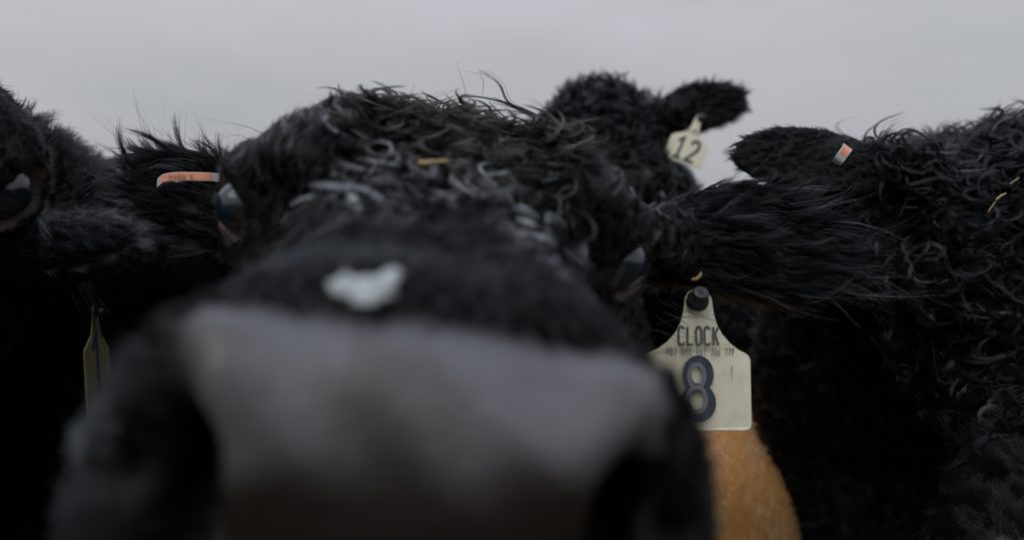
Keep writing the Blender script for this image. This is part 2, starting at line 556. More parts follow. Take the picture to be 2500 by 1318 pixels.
def strands(name, parent, mat, roots, lock_id, lroot, ln, lt, llen, lift0, lift1, kappa, clump, jitter, K, rad, tint, gloss, lenvar=0.35, tip=0.15, taper=1.0, grow=0.0, stray=0.03, gather=1.0):
    """fur as hair curves: every strand follows its lock's guide; guides bend by kappa (rad/m) in the skin's plane"""
    M = len(lroot)
    s = np.linspace(0, 1, K)
    lb = np.cross(ln, lt)
    G = np.zeros((M, K, 3)); th = np.zeros(M)
    for i in range(1, K):
        sm = (s[i] + s[i - 1]) / 2
        ds = llen / (K - 1)
        thm = th + kappa * ds * 0.5 * (1 + grow * sm)
        li = lift0 + (lift1 - lift0) * sm
        d = np.cos(li)[:, None] * (np.cos(thm)[:, None] * lt + np.sin(thm)[:, None] * lb) + np.sin(li)[:, None] * ln
        G[:, i] = G[:, i - 1] + d * ds[:, None]
        th = th + kappa * ds * (1 + grow * sm)
    n = len(roots)
    off = roots - lroot[lock_id]
    sc = 1 - lenvar * rng.random(n)
    # resample each strand shorter along its guide
    pos = s[None] * sc[:, None] * (K - 1)
    i0 = np.clip(pos.astype(int), 0, K - 2); fr = (pos - i0)[..., None]
    g = G[lock_id[:, None], i0] * (1 - fr) + G[lock_id[:, None], i0 + 1] * fr
    cl = (clump[lock_id] if np.ndim(clump) else np.full(n, clump)) * (0.75 + 0.5 * rng.random(n))
    cl = np.clip(cl, 0, 0.97)
    st = rng.random(n) < stray
    cl[st] *= 0.15
    ga = np.clip(gather * (0.5 + rng.random(M)), 0, 1)[lock_id]
    ga[st] = 1.0
    w = ga[:, None] * (1 - cl[:, None] * (s[None] ** 0.8))
    jit = rng.normal(size=(n, 3)) * jitter
    jit[st] *= 3.0
    wob = rng.normal(size=(n, 3)) * jitter * 0.5
    pts = lroot[lock_id][:, None] + g + off[:, None] * w[..., None] + jit[:, None] * (s ** 1.3)[None, :, None] + wob[:, None] * np.sin(s * 6)[None, :, None]
    hc = bpy.data.hair_curves.new(name)
    hc.add_curves([K] * n)
    hc.attributes['position'].data.foreach_set('vector', pts.astype(np.float32).ravel())
    ra = hc.attributes.get('radius') or hc.attributes.new('radius', 'FLOAT', 'POINT')
    prof = (1 - (1 - tip) * s ** taper)
    R = (np.asarray(rad) * np.ones(n))[:, None] * prof[None] * (0.8 + 0.4 * rng.random((n, 1)))
    ra.data.foreach_set('value', R.astype(np.float32).ravel())
    ta = hc.attributes.new('tint', 'FLOAT', 'CURVE')
    ta.data.foreach_set('value', np.clip(tint, 0, 1).astype(np.float32))
    gl = hc.attributes.new('gloss', 'FLOAT', 'CURVE')
    gl.data.foreach_set('value', np.asarray(gloss, np.float32))
    hc.materials.append(mat)
    o = bpy.data.objects.new(name, hc)
    link(o)
    reparent(o, parent)
    return o


def pick_roots(V, Q, Nv, dens):
    """random roots: dens per vertex (strands per square metre)"""
    T = np.concatenate([Q[:, [0, 1, 2]], Q[:, [0, 2, 3]]])
    ar = 0.5 * np.linalg.norm(np.cross(V[T[:, 1]] - V[T[:, 0]], V[T[:, 2]] - V[T[:, 0]]), axis=1)
    ex = ar * dens[T].mean(1)
    k = rng.poisson(ex)
    f = np.repeat(np.arange(len(T)), k)
    a, b = rng.random(len(f)), rng.random(len(f))
    fl = a + b > 1; a[fl], b[fl] = 1 - a[fl], 1 - b[fl]
    p = V[T[f, 0]] * (1 - a - b)[:, None] + V[T[f, 1]] * a[:, None] + V[T[f, 2]] * b[:, None]
    n = nrm(Nv[T[f, 0]] * (1 - a - b)[:, None] + Nv[T[f, 1]] * a[:, None] + Nv[T[f, 2]] * b[:, None])
    return p, n


def nearest_locks(roots, lroot):
    kd = kdtree.KDTree(len(lroot))
    for i, p in enumerate(lroot):
        kd.insert(p, i)
    kd.balance()
    return np.array([kd.find(p)[1] for p in roots], np.int32)


def groom(name, parent, mat, V, Q, Nv, dens, per_lock, flow, length, lift=(0.7, 0.2), kap=(20, 60), turn=0.4, clump=0.7, jitter=0.002, K=7, rad=0.00022,
          tint=None, tint_fn=None, seed=1, swfreq=40, swamp=0.5, onesign=0.0, maxturn=5.0, **kw):
    if CLAY:
        return None
    p, n = pick_roots(V, Q, Nv, dens)
    if len(p) < 20:
        return None
    M = max(10, len(p) // per_lock)
    sel = rng.choice(len(p), M, replace=False)
    lr, ln = p[sel], n[sel]
    fd = flow(lr, ln)
    fd = fd - (fd * ln).sum(1)[:, None] * ln
    t = nrm(fd); b = np.cross(ln, t)
    ang = rng.normal(size=M) * turn + swamp * swirl(lr, swfreq, seed)
    t = np.cos(ang)[:, None] * t + np.sin(ang)[:, None] * b
    ll = (length(lr) if callable(length) else np.full(M, length)) * (0.7 + 0.6 * rng.random(M))
    sgn = np.where(rng.random(M) < 0.5 + 0.5 * onesign, 1, -1)
    ka = np.minimum(rng.uniform(kap[0], kap[1], M), maxturn / ll / (1 + 0.5 * kw.get('grow', 0.0))) * sgn
    l0 = np.abs(lift[0] + 0.25 * rng.normal(size=M)); l1 = lift[1] + 0.2 * rng.normal(size=M)
    lid = nearest_locks(p, lr)
    lt_ = tint_fn(lr) if tint_fn else np.zeros(M)
    glo = np.clip((rng.random(M) ** 3)[lid] * (0.6 + 0.8 * rng.random(len(p))), 0, 1)
    ti = np.clip(lt_[lid] + 0.015 * rng.random(len(p)) ** 2, 0, 1)
    return strands(name, parent, mat, p, lid, lr, ln, t, ll, l0, l1, ka, clump, jitter, K, rad, ti, glo, **kw)


def smooth01(x, a, b):
    t = np.clip((x - a) / (b - a), 0, 1)
    return t * t * (3 - 2 * t)


class Cow:
    pass


def make_cow(head, ears, withers, rump, label, cat='cow', scale=1.0, h=0.006, hide=None, width=0.27, eye_px=None, name='cow', group=None, neck_r=0.12, ear_w=None, extra=None, fine=None):
    """one continuous body (head, ears, neck, trunk, legs, tail) plus eyes; fur is groomed on afterwards"""
    c = Cow()
    hide = hide or M_HIDE
    W = np.asarray(withers, float); Rm = np.asarray(rump, float)
    H = W[2]
    ax = nrm(np.array([Rm[0] - W[0], Rm[1] - W[1], 0]))
    sd = np.array([-ax[1], ax[0], 0])
    up = np.array([0, 0, 1.0])
    # grid
    ctrs = [head.pt(-0.07, 0, -0.1), head.pt(0.47, 0, -0.1)]
    lo_f = np.minimum(*ctrs) - 0.15 * head.s; hi_f = np.maximum(*ctrs) + 0.15 * head.s
    for (B, Tp, n_, w_, t_) in ears:
        lo_f = np.minimum(lo_f, np.minimum(B, Tp) - w_ * 0.75); hi_f = np.maximum(hi_f, np.maximum(B, Tp) + w_ * 0.75)
    body = [W + sd * 0.4, W - sd * 0.4, Rm + sd * 0.4 + ax * 0.25, Rm - sd * 0.4 + ax * 0.25, W - ax * 0.4]
    lo = np.minimum(lo_f, np.min(body, 0)) - 0.05; hi = np.maximum(hi_f, np.max(body, 0)) + 0.08
    lo[2] = -0.03
    f = Field(*[axis_lines(lo[i], hi[i], lo_f[i], hi_f[i], h) for i in range(3)])
    S = H / 1.30
    bw = width
    # trunk
    L_ = np.linalg.norm((Rm - W)[:2])
    Rb = np.stack([ax, sd, up])
    mid = (W + Rm) / 2; mid[2] = H - 0.37 * S
    f.ell(mid, Rb, (L_ * 0.62, bw, 0.36 * S), 0.08)
    f.ell(W + ax * 0.10 * S - up * 0.36 * S, Rb, (0.32 * S, bw * 0.92, 0.36 * S), 0.08)
    f.ell(Rm - ax * 0.10 * S - up * 0.33 * S, Rb, (0.34 * S, bw * 0.97, 0.33 * S), 0.08)
    f.cone(W - up * 0.10 * S, 0.10 * S, Rm - up * 0.12 * S, 0.11 * S, 0.08)
    # neck with dewlap
    n0 = head.pt(-0.02, 0, -0.085); n1 = W + ax * 0.02 - up * 0.17 * S
    n2 = W - ax * 0.10 * S - up * 0.42 * S
    f.cone(n0, 0.088 * head.s, n1, 0.15 * S, 0.06)
    f.cone(head.pt(0.03, 0, -0.15), 0.06 * head.s, n2, 0.16 * S, 0.07)
    f.cone(head.pt(0.06, 0, -0.19), 0.03 * head.s, n2 - up * 0.14 * S, 0.07 * S, 0.06)
    # legs
    for g in (-1, 1):
        sh = W + ax * 0.10 * S + sd * g * bw * 0.62
        f.cone(sh - up * 0.30 * S, 0.13 * S, sh - up * 0.62 * S, 0.085 * S, 0.06)
        el = sh - up * 0.62 * S
        kn = np.array([sh[0], sh[1], 0.38 * S]) - ax * 0.02
        f.cone(el, 0.085 * S, kn, 0.048 * S, 0.04)
        f.cone(kn, 0.046 * S, np.array([kn[0], kn[1], 0.10 * S]) + ax * 0.01, 0.035 * S, 0.03)
        f.cone(np.array([kn[0], kn[1], 0.10 * S]), 0.038 * S, np.array([kn[0], kn[1], 0.03 * S]) - ax * 0.03, 0.05 * S, 0.02)
        hp = Rm - ax * 0.06 * S + sd * g * bw * 0.55
        st = hp - up * 0.55 * S - ax * 0.10 * S
        f.cone(hp - up * 0.25 * S, 0.17 * S, st, 0.11 * S, 0.07)
        hk = np.array([hp[0], hp[1], 0.46 * S]) + ax * 0.12 * S
        f.cone(st, 0.10 * S, hk, 0.055 * S, 0.05)
        ft = np.array([hk[0], hk[1], 0.10 * S]) - ax * 0.03
        f.cone(hk, 0.052 * S, ft, 0.038 * S, 0.03)
        f.cone(ft, 0.04 * S, ft - up * 0.07 * S - ax * 0.03, 0.05 * S, 0.02)
    # tail
    tb = Rm + ax * 0.20 * S - up * 0.10 * S
    f.cone(tb, 0.04 * S, tb + ax * 0.06 - up * 0.35 * S, 0.025 * S, 0.04)
    f.cone(tb + ax * 0.06 - up * 0.35 * S, 0.025 * S, tb + ax * 0.05 - up * 0.75 * S, 0.03 * S, 0.02)
    if extra:
        extra(f)
    # eyes and head
    eyes, balls = [], []
    for g, e in ((-1, (eye_px or {}).get(-1)), (1, (eye_px or {}).get(1))):
        ec = head.pt(0.172, g * 0.098, -0.040) if e is None else np.asarray(e, float)
        out_ = nrm(head.r * g * 0.74 + head.a * 0.64 + head.u * 0.14)
        print('eye', [round(float(t), 3) for t in head.loc(ec)], 'px', proj(ec))
        e1 = nrm(np.cross(head.u, out_)); e2 = np.cross(out_, e1)
        rot = 0.5 * g
        e1r = math.cos(rot) * e1 + math.sin(rot) * e2; e2r = -math.sin(rot) * e1 + math.cos(rot) * e2
        eyes.append((ec + out_ * 0.016 * head.s, np.stack([e1r, e2r, out_]), np.array([0.0260, 0.0200, 0.023]) * head.s))
        balls.append((ec, out_))
    head.add_to(f, balls)
    # ears
    c.ears = []
    for (B, Tp, n_, w_, t_) in ears:
        B = np.asarray(B, float); Tp = np.asarray(Tp, float)
        e0 = nrm(Tp - B); e2 = np.asarray(n_, float); e2 = nrm(e2 - (e2 @ e0) * e0); e1 = np.cross(e2, e0)
        Ln = np.linalg.norm(Tp - B)
        f.ell(B + e0 * Ln * 0.55, np.stack([e0, e1, e2]), (Ln * 0.50, w_ * 0.5, t_), 0.012, cup=0.25)
        f.cone(B - e0 * 0.02, 0.026 * head.s, B + e0 * Ln * 0.42, min(0.030, w_ * 0.25) * head.s, 0.02)
        c.ears.append((B, e0, e1, e2, Ln, w_))
    head.carve(f, eyes)
    V, Q = f.mesh()
    c.V, c.Q = V, Q
    c.N = vert_normals(V, Q)
    c.head = head
    a, r, u = head.loc(V)
    # bare nose leather: front of the muzzle between and around the nostrils
    front = c.N @ head.a
    c.a, c.r, c.u = a, r, u
    edge = 0.012 * swirl(V, 60, 5) * 0.4
    skin = smooth01(a, 0.424, 0.436) * smooth01(u + edge, -0.20, -0.14) * smooth01(-np.abs(r) - 0.25 * np.clip(-0.045 - u, 0, 0.1) + edge, -0.072, -0.063)
    lid = np.zeros(len(V))
    for (ec, R, rad) in eyes:
        q = (V - ec) @ R.T / rad
        lid = np.maximum(lid, 1 - smooth01(np.linalg.norm(q, axis=1), 1.02, 1.13))
    bshade = smooth01(-u + 0.015 * swirl(V, 80, 9) + 0.006 * swirl(V, 190, 10), 0.030, 0.060)  # mask for the lower pad's brown, its shade painted into the colour
    c.skin, c.lid = skin, lid
    ed = np.full(len(V), -1.0); c.earmask = np.zeros(len(V)); c.eid = np.full(len(V), -1)
    for i, (B, e0, e1, e2, Ln, w_) in enumerate(c.ears):
        q = V - B
        x, y, z = q @ e0, q @ e1, q @ e2
        m = smooth01(x / Ln, 0.08, 0.25) * (np.abs(y) < w_ * 0.65) * (np.abs(z) < 0.06) * (x < Ln * 1.1)
        c.eid[m > c.earmask] = i
        c.earmask = np.maximum(c.earmask, m)
    root = empty(name, (W[0] + ax[0] * 0.5, W[1] + ax[1] * 0.5, 0.0))
    tag(root, label, cat, group)
    c.root = root
    b = mesh_obj('body', V, Q, hide, attrs={'skin': skin, 'lid': lid, 'brown_shade': bshade})
    reparent(b, root)
    c.balls = balls
    for ec, o_ in balls:
        eyeball(root, ec, o_, 0.0195 * head.s, head.u)
    print(name, 'verts', len(V), 'scale', round(head.s, 3), 't', round(time.time() - T0, 1))
    return c


def ear_groom(c, mat, dens, ln, rad=0.00022, seed=3, per_lock=25, clump=0.8, lift=(0.30, 0.12), kap=(2, 16), turn=0.22, K=9, jitter=0.003, only=None, fan=1.0, tint=0.0, **kw):
    d = dens * c.earmask
    if only is not None:
        d = d * (c.eid == only)
    E = c.ears

    def flow(p, n):
        o = np.zeros_like(p); best = np.full(len(p), 9.0)
        for (B, e0, e1, e2, Ln, w_) in E:
            q = p - B
            dd = np.linalg.norm(q - np.clip(q @ e0, 0, Ln)[:, None] * e0, axis=1)
            y = (q @ e1) / w_
            v = e0[None] + fan * y[:, None] * e1[None]
            m = dd < best
            o[m] = v[m]; best[m] = dd[m]
        return o

    def length(p):
        o = np.full(len(p), ln)
        best = np.full(len(p), 9.0)
        for (B, e0, e1, e2, Ln, w_) in E:
            q = p - B
            dd = np.linalg.norm(q - np.clip(q @ e0, 0, Ln)[:, None] * e0, axis=1)
            v = ln * (0.45 + 0.75 * np.clip((q @ e0) / Ln, 0, 1))
            m = dd < best
            o[m] = v[m]; best[m] = dd[m]
        return o
    return groom('ear_fur', c.root, mat, c.V, c.Q, c.N, d, per_lock, flow, length, lift=lift, kap=kap, turn=turn, clump=clump, K=K, rad=rad, seed=seed, swamp=0.2, jitter=jitter,
                 tint_fn=(lambda p: np.full(len(p), tint)), **kw)


R_ = math.radians
# ---- the near cow, nose to the lens
hero = Head(P(1112, 310, 0.615), C2W(-0.0185, 0.205, 0.007), R_(8.0))
he = [
    (hero.pt(0.055, -0.090, -0.118), P(350, 405, 0.66), C2W(0.1, -0.85, 0.4) - C2W(0, 0, 0), 0.078, 0.011),
    (P(1570, 600, 0.565), P(2040, 612, 0.62), C2W(-0.12, -0.85, 0.45) - C2W(0, 0, 0), 0.112, 0.011),
]
cow1 = make_cow(hero, he, (-0.36, 1.30, 1.27), (-0.90, 2.45, 1.27),
                'black cow at the centre pushing its wet grey nose right up to the camera', h=0.0045,
                eye_px={-1: P(606, 506, 0.478), 1: P(1506, 640, 0.484)})
# ---- cow looking over its shoulder
hb = Head(P(1450, 250, 1.46), P(1400, 690, 1.20), R_(4), 1.17)
eb = [(P(1585, 300, 1.47), P(1812, 240, 1.46), C2W(-0.1, -0.8, 0.3) - C2W(0, 0, 0), 0.112, 0.014),
      (P(1345, 335, 1.47), P(1170, 440, 1.50), C2W(0.1, -0.8, 0.3) - C2W(0, 0, 0), 0.085, 0.013)]
cow2 = make_cow(hb, eb, (0.45, 2.05, 1.37), (0.60, 3.35, 1.34),
                'black cow standing furthest back, woolly poll, one raised ear against the sky', h=0.007)
# ---- curly cow at the right
hr = Head(P(2540, 362, 0.79), P(2715, 1310, 0.50), R_(4))
er = [(P(2200, 430, 0.79), P(1805, 385, 0.74), C2W(0.05, -0.8, 0.45) - C2W(0, 0, 0), 0.088, 0.012),
      (hr.pt(0.03, 0.10, -0.04), hr.pt(0.0, 0.29, -0.03), -C2W(0.0, 0.8, -0.4) + C2W(0, 0, 0), 0.08, 0.012)]
cow3 = make_cow(hr, er, (0.74, 1.30, 1.25), (1.45, 2.50, 1.26),
                'black cow with glossy tight curls all over its forehead, beside the long haired ear', h=0.006, width=0.29,
                extra=lambda f: (f.cone(P(2060, 575, 1.0), 0.085, P(2300, 520, 1.05), 0.11, 0.06), f.cone(P(1985, 1010, 1.17), 0.085, P(2060, 1400, 1.20), 0.090, 0.08),
                                 f.cone(P(2060, 575, 1.0), 0.085, P(2000, 900, 1.10), 0.095, 0.08)))
# ---- cow cut by the left edge
hl = Head(P(-362, 70, 0.57), P(-845, 840, 0.30), R_(0), 1.17)
el = [(hl.pt(0.06, 0.105, -0.145), P(305, 580, 0.66), C2W(0.1, -0.6, 0.8) - C2W(0, 0, 0), 0.07, 0.012),
      (hl.pt(0.03, -0.10, -0.04), hl.pt(0.0, -0.29, -0.06), C2W(0.0, -0.8, 0.4) - C2W(0, 0, 0), 0.08, 0.012)]
cow4 = make_cow(hl, el, (-0.90, 1.05, 1.31), (-2.0, 2.05, 1.28),
                'black cow cut off by the left edge, one dark bluish eye showing', h=0.006, width=0.30, eye_px={1: P(-2, 462, 0.512)},
                extra=lambda f: (f.cone(P(40, 420, 0.82), 0.06, P(140, 560, 1.05), 0.105, 0.05), f.cone(P(80, 640, 0.80), 0.07, P(310, 710, 1.03), 0.14, 0.06)))
# ---- tan calf further back
ht = Head((0.02, 1.52, 0.80), (-0.10, 1.30, 0.62), 0.0, 1.0)
et = [(ht.pt(0.03, 0.1, -0.04), ht.pt(0.0, 0.25, -0.05), (0, 0, 1), 0.07, 0.012), (ht.pt(0.03, -0.1, -0.04), ht.pt(0.0, -0.25, -0.05), (0, 0, 1), 0.07, 0.012)]
cow5 = make_cow(ht, et, (0.16, 1.46, 0.84), (0.44, 1.33, 0.87),
                'tan calf seen only as a strip of brown flank below the number 8 ear tag', 'calf', h=0.010, hide=M_HIDE_TAN, width=0.16, name='calf')


# ------------------------------------------------------------------ fur
def free(c):
    return (1 - np.clip(c.skin * 1.3, 0, 1)) * (1 - np.clip(c.lid * 1.6, 0, 1)) * (1 - c.earmask)


def hflow(c, ka=1.0, kr=0.0, ku=0.0, away=0.0):
    H = c.head

    def fl(p, n):
        a, r, u = H.loc(p)
        v = ka * H.a[None] + kr * np.sign(r)[:, None] * H.r[None] + ku * H.u[None]
        return np.tile(v, (len(p), 1)) if v.shape[0] == 1 else v + np.zeros_like(p)
    return fl


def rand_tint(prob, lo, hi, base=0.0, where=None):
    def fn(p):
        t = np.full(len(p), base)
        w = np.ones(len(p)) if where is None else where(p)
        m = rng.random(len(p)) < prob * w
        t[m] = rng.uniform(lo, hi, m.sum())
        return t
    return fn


def manual(name, parent, mat, lines, n=8, spread=0.0012, rad=0.00025, tint=0.0, K=12):
    """single loose locks drawn as polylines, n hairs each"""
    if CLAY:
        return
    pts = []
    for ln in lines:
        ln = np.asarray(ln, float)
        t = np.linspace(0, 1, len(ln)); tt = np.linspace(0, 1, K)
        # smooth through the points
        g = np.stack([np.interp(tt, t, ln[:, i]) for i in range(3)], 1)
        for _ in range(2):
            g[1:-1] = 0.25 * g[:-2] + 0.5 * g[1:-1] + 0.25 * g[2:]
        for _ in range(n):
            o = rng.normal(size=3) * spread; e = rng.normal(size=3) * spread * 1.5
            pts.append(g + o * (1 - tt[:, None] * 0.6) + e * (tt ** 2)[:, None])
    pts = np.array(pts)
    hc = bpy.data.hair_curves.new(name)
    hc.add_curves([K] * len(pts))
    hc.attributes['position'].data.foreach_set('vector', pts.astype(np.float32).ravel())
    ra = hc.attributes.get('radius') or hc.attributes.new('radius', 'FLOAT', 'POINT')
    ra.data.foreach_set('value', (np.tile(np.linspace(1, 0.25, K), len(pts)) * rad).astype(np.float32))
    ta = hc.attributes.new('tint', 'FLOAT', 'CURVE')
    ta.data.foreach_set('value', np.full(len(pts), tint, np.float32))
    gl = hc.attributes.new('gloss', 'FLOAT', 'CURVE')
    gl.data.foreach_set('value', np.full(len(pts), 0.2, np.float32))
    hc.materials.append(mat)
    o = link(bpy.data.objects.new(name, hc))
    reparent(o, parent)


# --- near cow
c = cow1
H = c.head
fr = free(c)
inhead = (c.a > -0.10) & (c.a < 0.6)
top = fr * inhead * (1 - smooth01(c.a, 0.22, 0.30)) * smooth01(c.u, -0.10, -0.05)
mid = 1 - smooth01(np.abs(c.r + 0.012 * swirl(c.V, 40, 77)), 0.060, 0.090)
mid = np.maximum(mid, 1 - smooth01(c.a, 0.0, 0.04))
fore = top * mid
bridge = fr * inhead * smooth01(c.a, 0.20, 0.26) * (1 - smooth01(c.a, 0.325, 0.365)) * smooth01(c.u, -0.07, -0.035)
temple = top * (1 - mid)
face = fr * inhead * smooth01(c.a, 0.21, 0.29)
cheek = fr * inhead * (1 - smooth01(c.u, -0.10, -0.05)) * (1 - smooth01(c.a, 0.21, 0.29))
orbit = np.exp(-(np.min([np.linalg.norm(c.V - b[0], axis=1) for b in c.balls], 0) / 0.050) ** 2)


def hero_fore_flow(p, n):
    a, r, u = H.loc(p)
    w = smooth01(a, 0.02, 0.16)[:, None]
    return (1 - w) * (-0.3 * H.a + 0.8 * H.u) + w * (0.9 * H.a) + 0.5 * np.sign(r)[:, None] * H.r + 0.3 * swirl(p, 25, 3)[:, None] * H.r


def glint_at(p):  # where pale strand tint paints sky glints on the wet locks
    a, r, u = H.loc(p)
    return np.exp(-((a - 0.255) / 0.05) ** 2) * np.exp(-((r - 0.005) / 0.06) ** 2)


groom('forehead_fur', c.root, M_FUR_UNDER, c.V, c.Q, c.N, 380000 * fore * (1 - orbit), 26, hero_fore_flow,
      0.016, lift=(0.45, 0.1), kap=(10, 70), turn=0.5, clump=0.7, jitter=0.0010, K=8, rad=0.00017, seed=11, swfreq=45, swamp=0.8)
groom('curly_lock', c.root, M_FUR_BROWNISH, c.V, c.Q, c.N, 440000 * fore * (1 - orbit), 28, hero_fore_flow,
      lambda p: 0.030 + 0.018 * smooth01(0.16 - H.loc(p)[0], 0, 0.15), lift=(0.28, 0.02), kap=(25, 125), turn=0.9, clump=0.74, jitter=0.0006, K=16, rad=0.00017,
      tint_fn=rand_tint(0.75, 0.06, 0.60, 0.0, glint_at), seed=19, swfreq=38, swamp=1.1, stray=0.05, gather=0.36, lenvar=0.25, grow=0.6, tip=0.1)
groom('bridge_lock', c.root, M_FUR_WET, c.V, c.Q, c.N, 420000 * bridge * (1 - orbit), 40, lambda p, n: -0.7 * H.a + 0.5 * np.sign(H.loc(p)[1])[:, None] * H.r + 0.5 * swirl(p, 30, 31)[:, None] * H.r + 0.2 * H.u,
      0.024, lift=(0.26, 0.03), kap=(10, 100), turn=0.6, clump=0.85, jitter=0.0008, K=10, rad=0.00022, tint_fn=rand_tint(0.7, 0.08, 0.75, 0.0, glint_at), seed=20, swfreq=40, swamp=0.6, gather=0.5, stray=0.04)
groom('temple_fur', c.root, M_FUR_WET, c.V, c.Q, c.N, 520000 * temple * (1 - orbit), 20, hflow(c, -0.5, 0.3, 0.7), 0.012, lift=(0.2, 0.06), kap=(0, 60), turn=0.3, clump=0.8, jitter=0.0008, K=8, rad=0.00018, seed=18, swamp=0.6, gather=0.6, tint_fn=rand_tint(0.4, 0.01, 0.05, 0.0))
groom('face_fur', c.root, M_FUR_UNDER, c.V, c.Q, c.N, 420000 * face, 12, hflow(c, -1.0, 0.35, 0.1),
      lambda p: 0.007 + 0.008 * smooth01(0.36 - H.loc(p)[0], 0, 0.1), lift=(0.26, 0.08), kap=(0, 40), turn=0.3, clump=0.6, jitter=0.001, K=6, rad=0.00030,
      tint_fn=lambda p: 0.10 * smooth01(H.loc(p)[0], 0.29, 0.34) * (1 - smooth01(H.loc(p)[0], 0.37, 0.41)) * smooth01(swirl(p, 40, 6), -0.8, 0.8) + (0.10 + 0.34 * smooth01(swirl(p, 50, 8), -0.3, 0.9)) * smooth01(-H.loc(p)[2], 0.035, 0.075) * rng.uniform(0.5, 1.2, len(p)), seed=12, swfreq=60)  # blue-grey tint paints sky sheen on the muzzle's top and lower sides
groom('cheek_fur', c.root, M_FUR, c.V, c.Q, c.N, 260000 * cheek * (1 - 0.8 * orbit), 30, hflow(c, -0.7, 0.2, -0.6), 0.016, lift=(0.5, 0.2), kap=(0, 30), clump=0.7, K=6, rad=0.00028, seed=13)
groom('brow_fur', c.root, M_FUR, c.V, c.Q, c.N, 1000000 * orbit * fr * inhead, 14, hflow(c, -0.7, 0.1, 0.7), 0.005, lift=(0.35, 0.2), kap=(0, 30), turn=0.15, clump=0.4, jitter=0.0006, K=5, rad=0.00016, seed=14)
groom('neck_fur', c.root, M_FUR_UNDER, c.V, c.Q, c.N, 9000 * (1 - inhead) * (1 - c.earmask), 10, lambda p, n: np.tile([-0.2, 0.9, -0.5], (len(p), 1)), 0.03, lift=(0.5, 0.2), clump=0.5, K=5, rad=0.0006, seed=15)
ear_groom(c, M_FUR_UNDER, 420000, 0.034, rad=0.00018, only=1, kap=(2, 14), clump=0.85, per_lock=18, seed=16, fan=0.45, lift=(0.14, 0.04), turn=0.10, jitter=0.0012, gather=0.6, stray=0.02)
ear_groom(c, M_FUR_UNDER, 420000, 0.040, rad=0.00020, only=0, kap=(2, 16), clump=0.9, per_lock=34, seed=17, fan=0.6, lift=(0.24, 0.10), turn=0.16, jitter=0.0015, gather=0.6)
D = 0.58
manual('loose_lock', c.root, M_FUR, [[P(*q, D) for q in l] for l in [
    [(870, 270), (838, 245), (826, 222), (828, 208)], [(872, 270), (880, 245), (892, 232), (896, 218)], [(868, 268), (858, 240), (862, 226)],
    [(1300, 280), (1270, 265), (1232, 250), (1228, 215), (1208, 190), (1170, 172)], [(1310, 285), (1262, 262), (1215, 244), (1150, 232), (1120, 240)],
    [(1300, 283), (1275, 268), (1245, 255), (1200, 240)]]], n=9, spread=0.0009, rad=0.00028)
manual('loose_hair', c.root, M_FUR, [[P(*q, D) for q in l] for l in [
    [(1140, 235), (1130, 195), (1115, 165), (1112, 150)], [(930, 260), (935, 225), (950, 205)], [(1000, 250), (1005, 215), (1003, 195)],
    [(640, 330), (600, 310), (540, 300), (500, 298)], [(620, 350), (580, 330), (530, 335)], [(600, 390), (570, 370), (555, 350)],
    [(1175, 235), (1180, 200), (1165, 180), (1130, 170)], [(960, 250), (990, 235), (1020, 240)], [(1050, 240), (1090, 228), (1130, 222)]]], n=2, spread=0.0012, rad=0.00012)

ear_groom(c, M_FUR_WET, 24000, 0.070, rad=0.00016, only=1, kap=(2, 18), clump=0.6, per_lock=3, seed=61, fan=0.2, lift=(0.16, 0.0), turn=0.14, jitter=0.002, K=14, tint=0.05, stray=0.1)
ear_groom(c, M_FUR_WET, 20000, 0.060, rad=0.00016, only=0, kap=(2, 26), clump=0.6, per_lock=3, seed=62, fan=0.6, lift=(0.26, 0.05), turn=0.2, jitter=0.002, K=12, tint=0.03, stray=0.1)

# --- cow at the back
c = cow2
H2 = c.head
fr = free(c); inhead = (c.a > -0.12) & (c.a < 0.6)
groom('head_fur', c.root, M_FUR, c.V, c.Q, c.N, 150000 * fr * inhead * (1 - smooth01(c.a, 0.2, 0.28)), 26, hflow(c, 0.5, 0.5, 0.5), lambda p: 0.022 + 0.018 * smooth01(0.14 - H2.loc(p)[0], 0, 0.12),
      lift=(0.7, 0.1), kap=(20, 110), turn=0.9, clump=0.8, K=10, rad=0.00038, seed=21, gather=0.5, tint_fn=rand_tint(0.15, 0.03, 0.10, 0.0))
groom('face_fur', c.root, M_FUR, c.V, c.Q, c.N, 90000 * fr * inhead * smooth01(c.a, 0.2, 0.28), 20, hflow(c, -1, 0.3, 0), 0.014, lift=(0.4, 0.2), kap=(0, 30), clump=0.5, K=5, rad=0.0005, seed=22)
groom('neck_fur', c.root, M_FUR_UNDER, c.V, c.Q, c.N, 16000 * (1 - inhead) * (1 - c.earmask), 10, lambda p, n: np.tile([0.2, 0.9, -0.5], (len(p), 1)), 0.035, lift=(0.6, 0.3), clump=0.5, K=5, rad=0.0008, seed=23)
ear_groom(c, M_FUR, 190000, 0.020, rad=0.00035, kap=(2, 60), clump=0.75, per_lock=20, seed=24, fan=0.9, lift=(0.4, 0.15), turn=0.35)

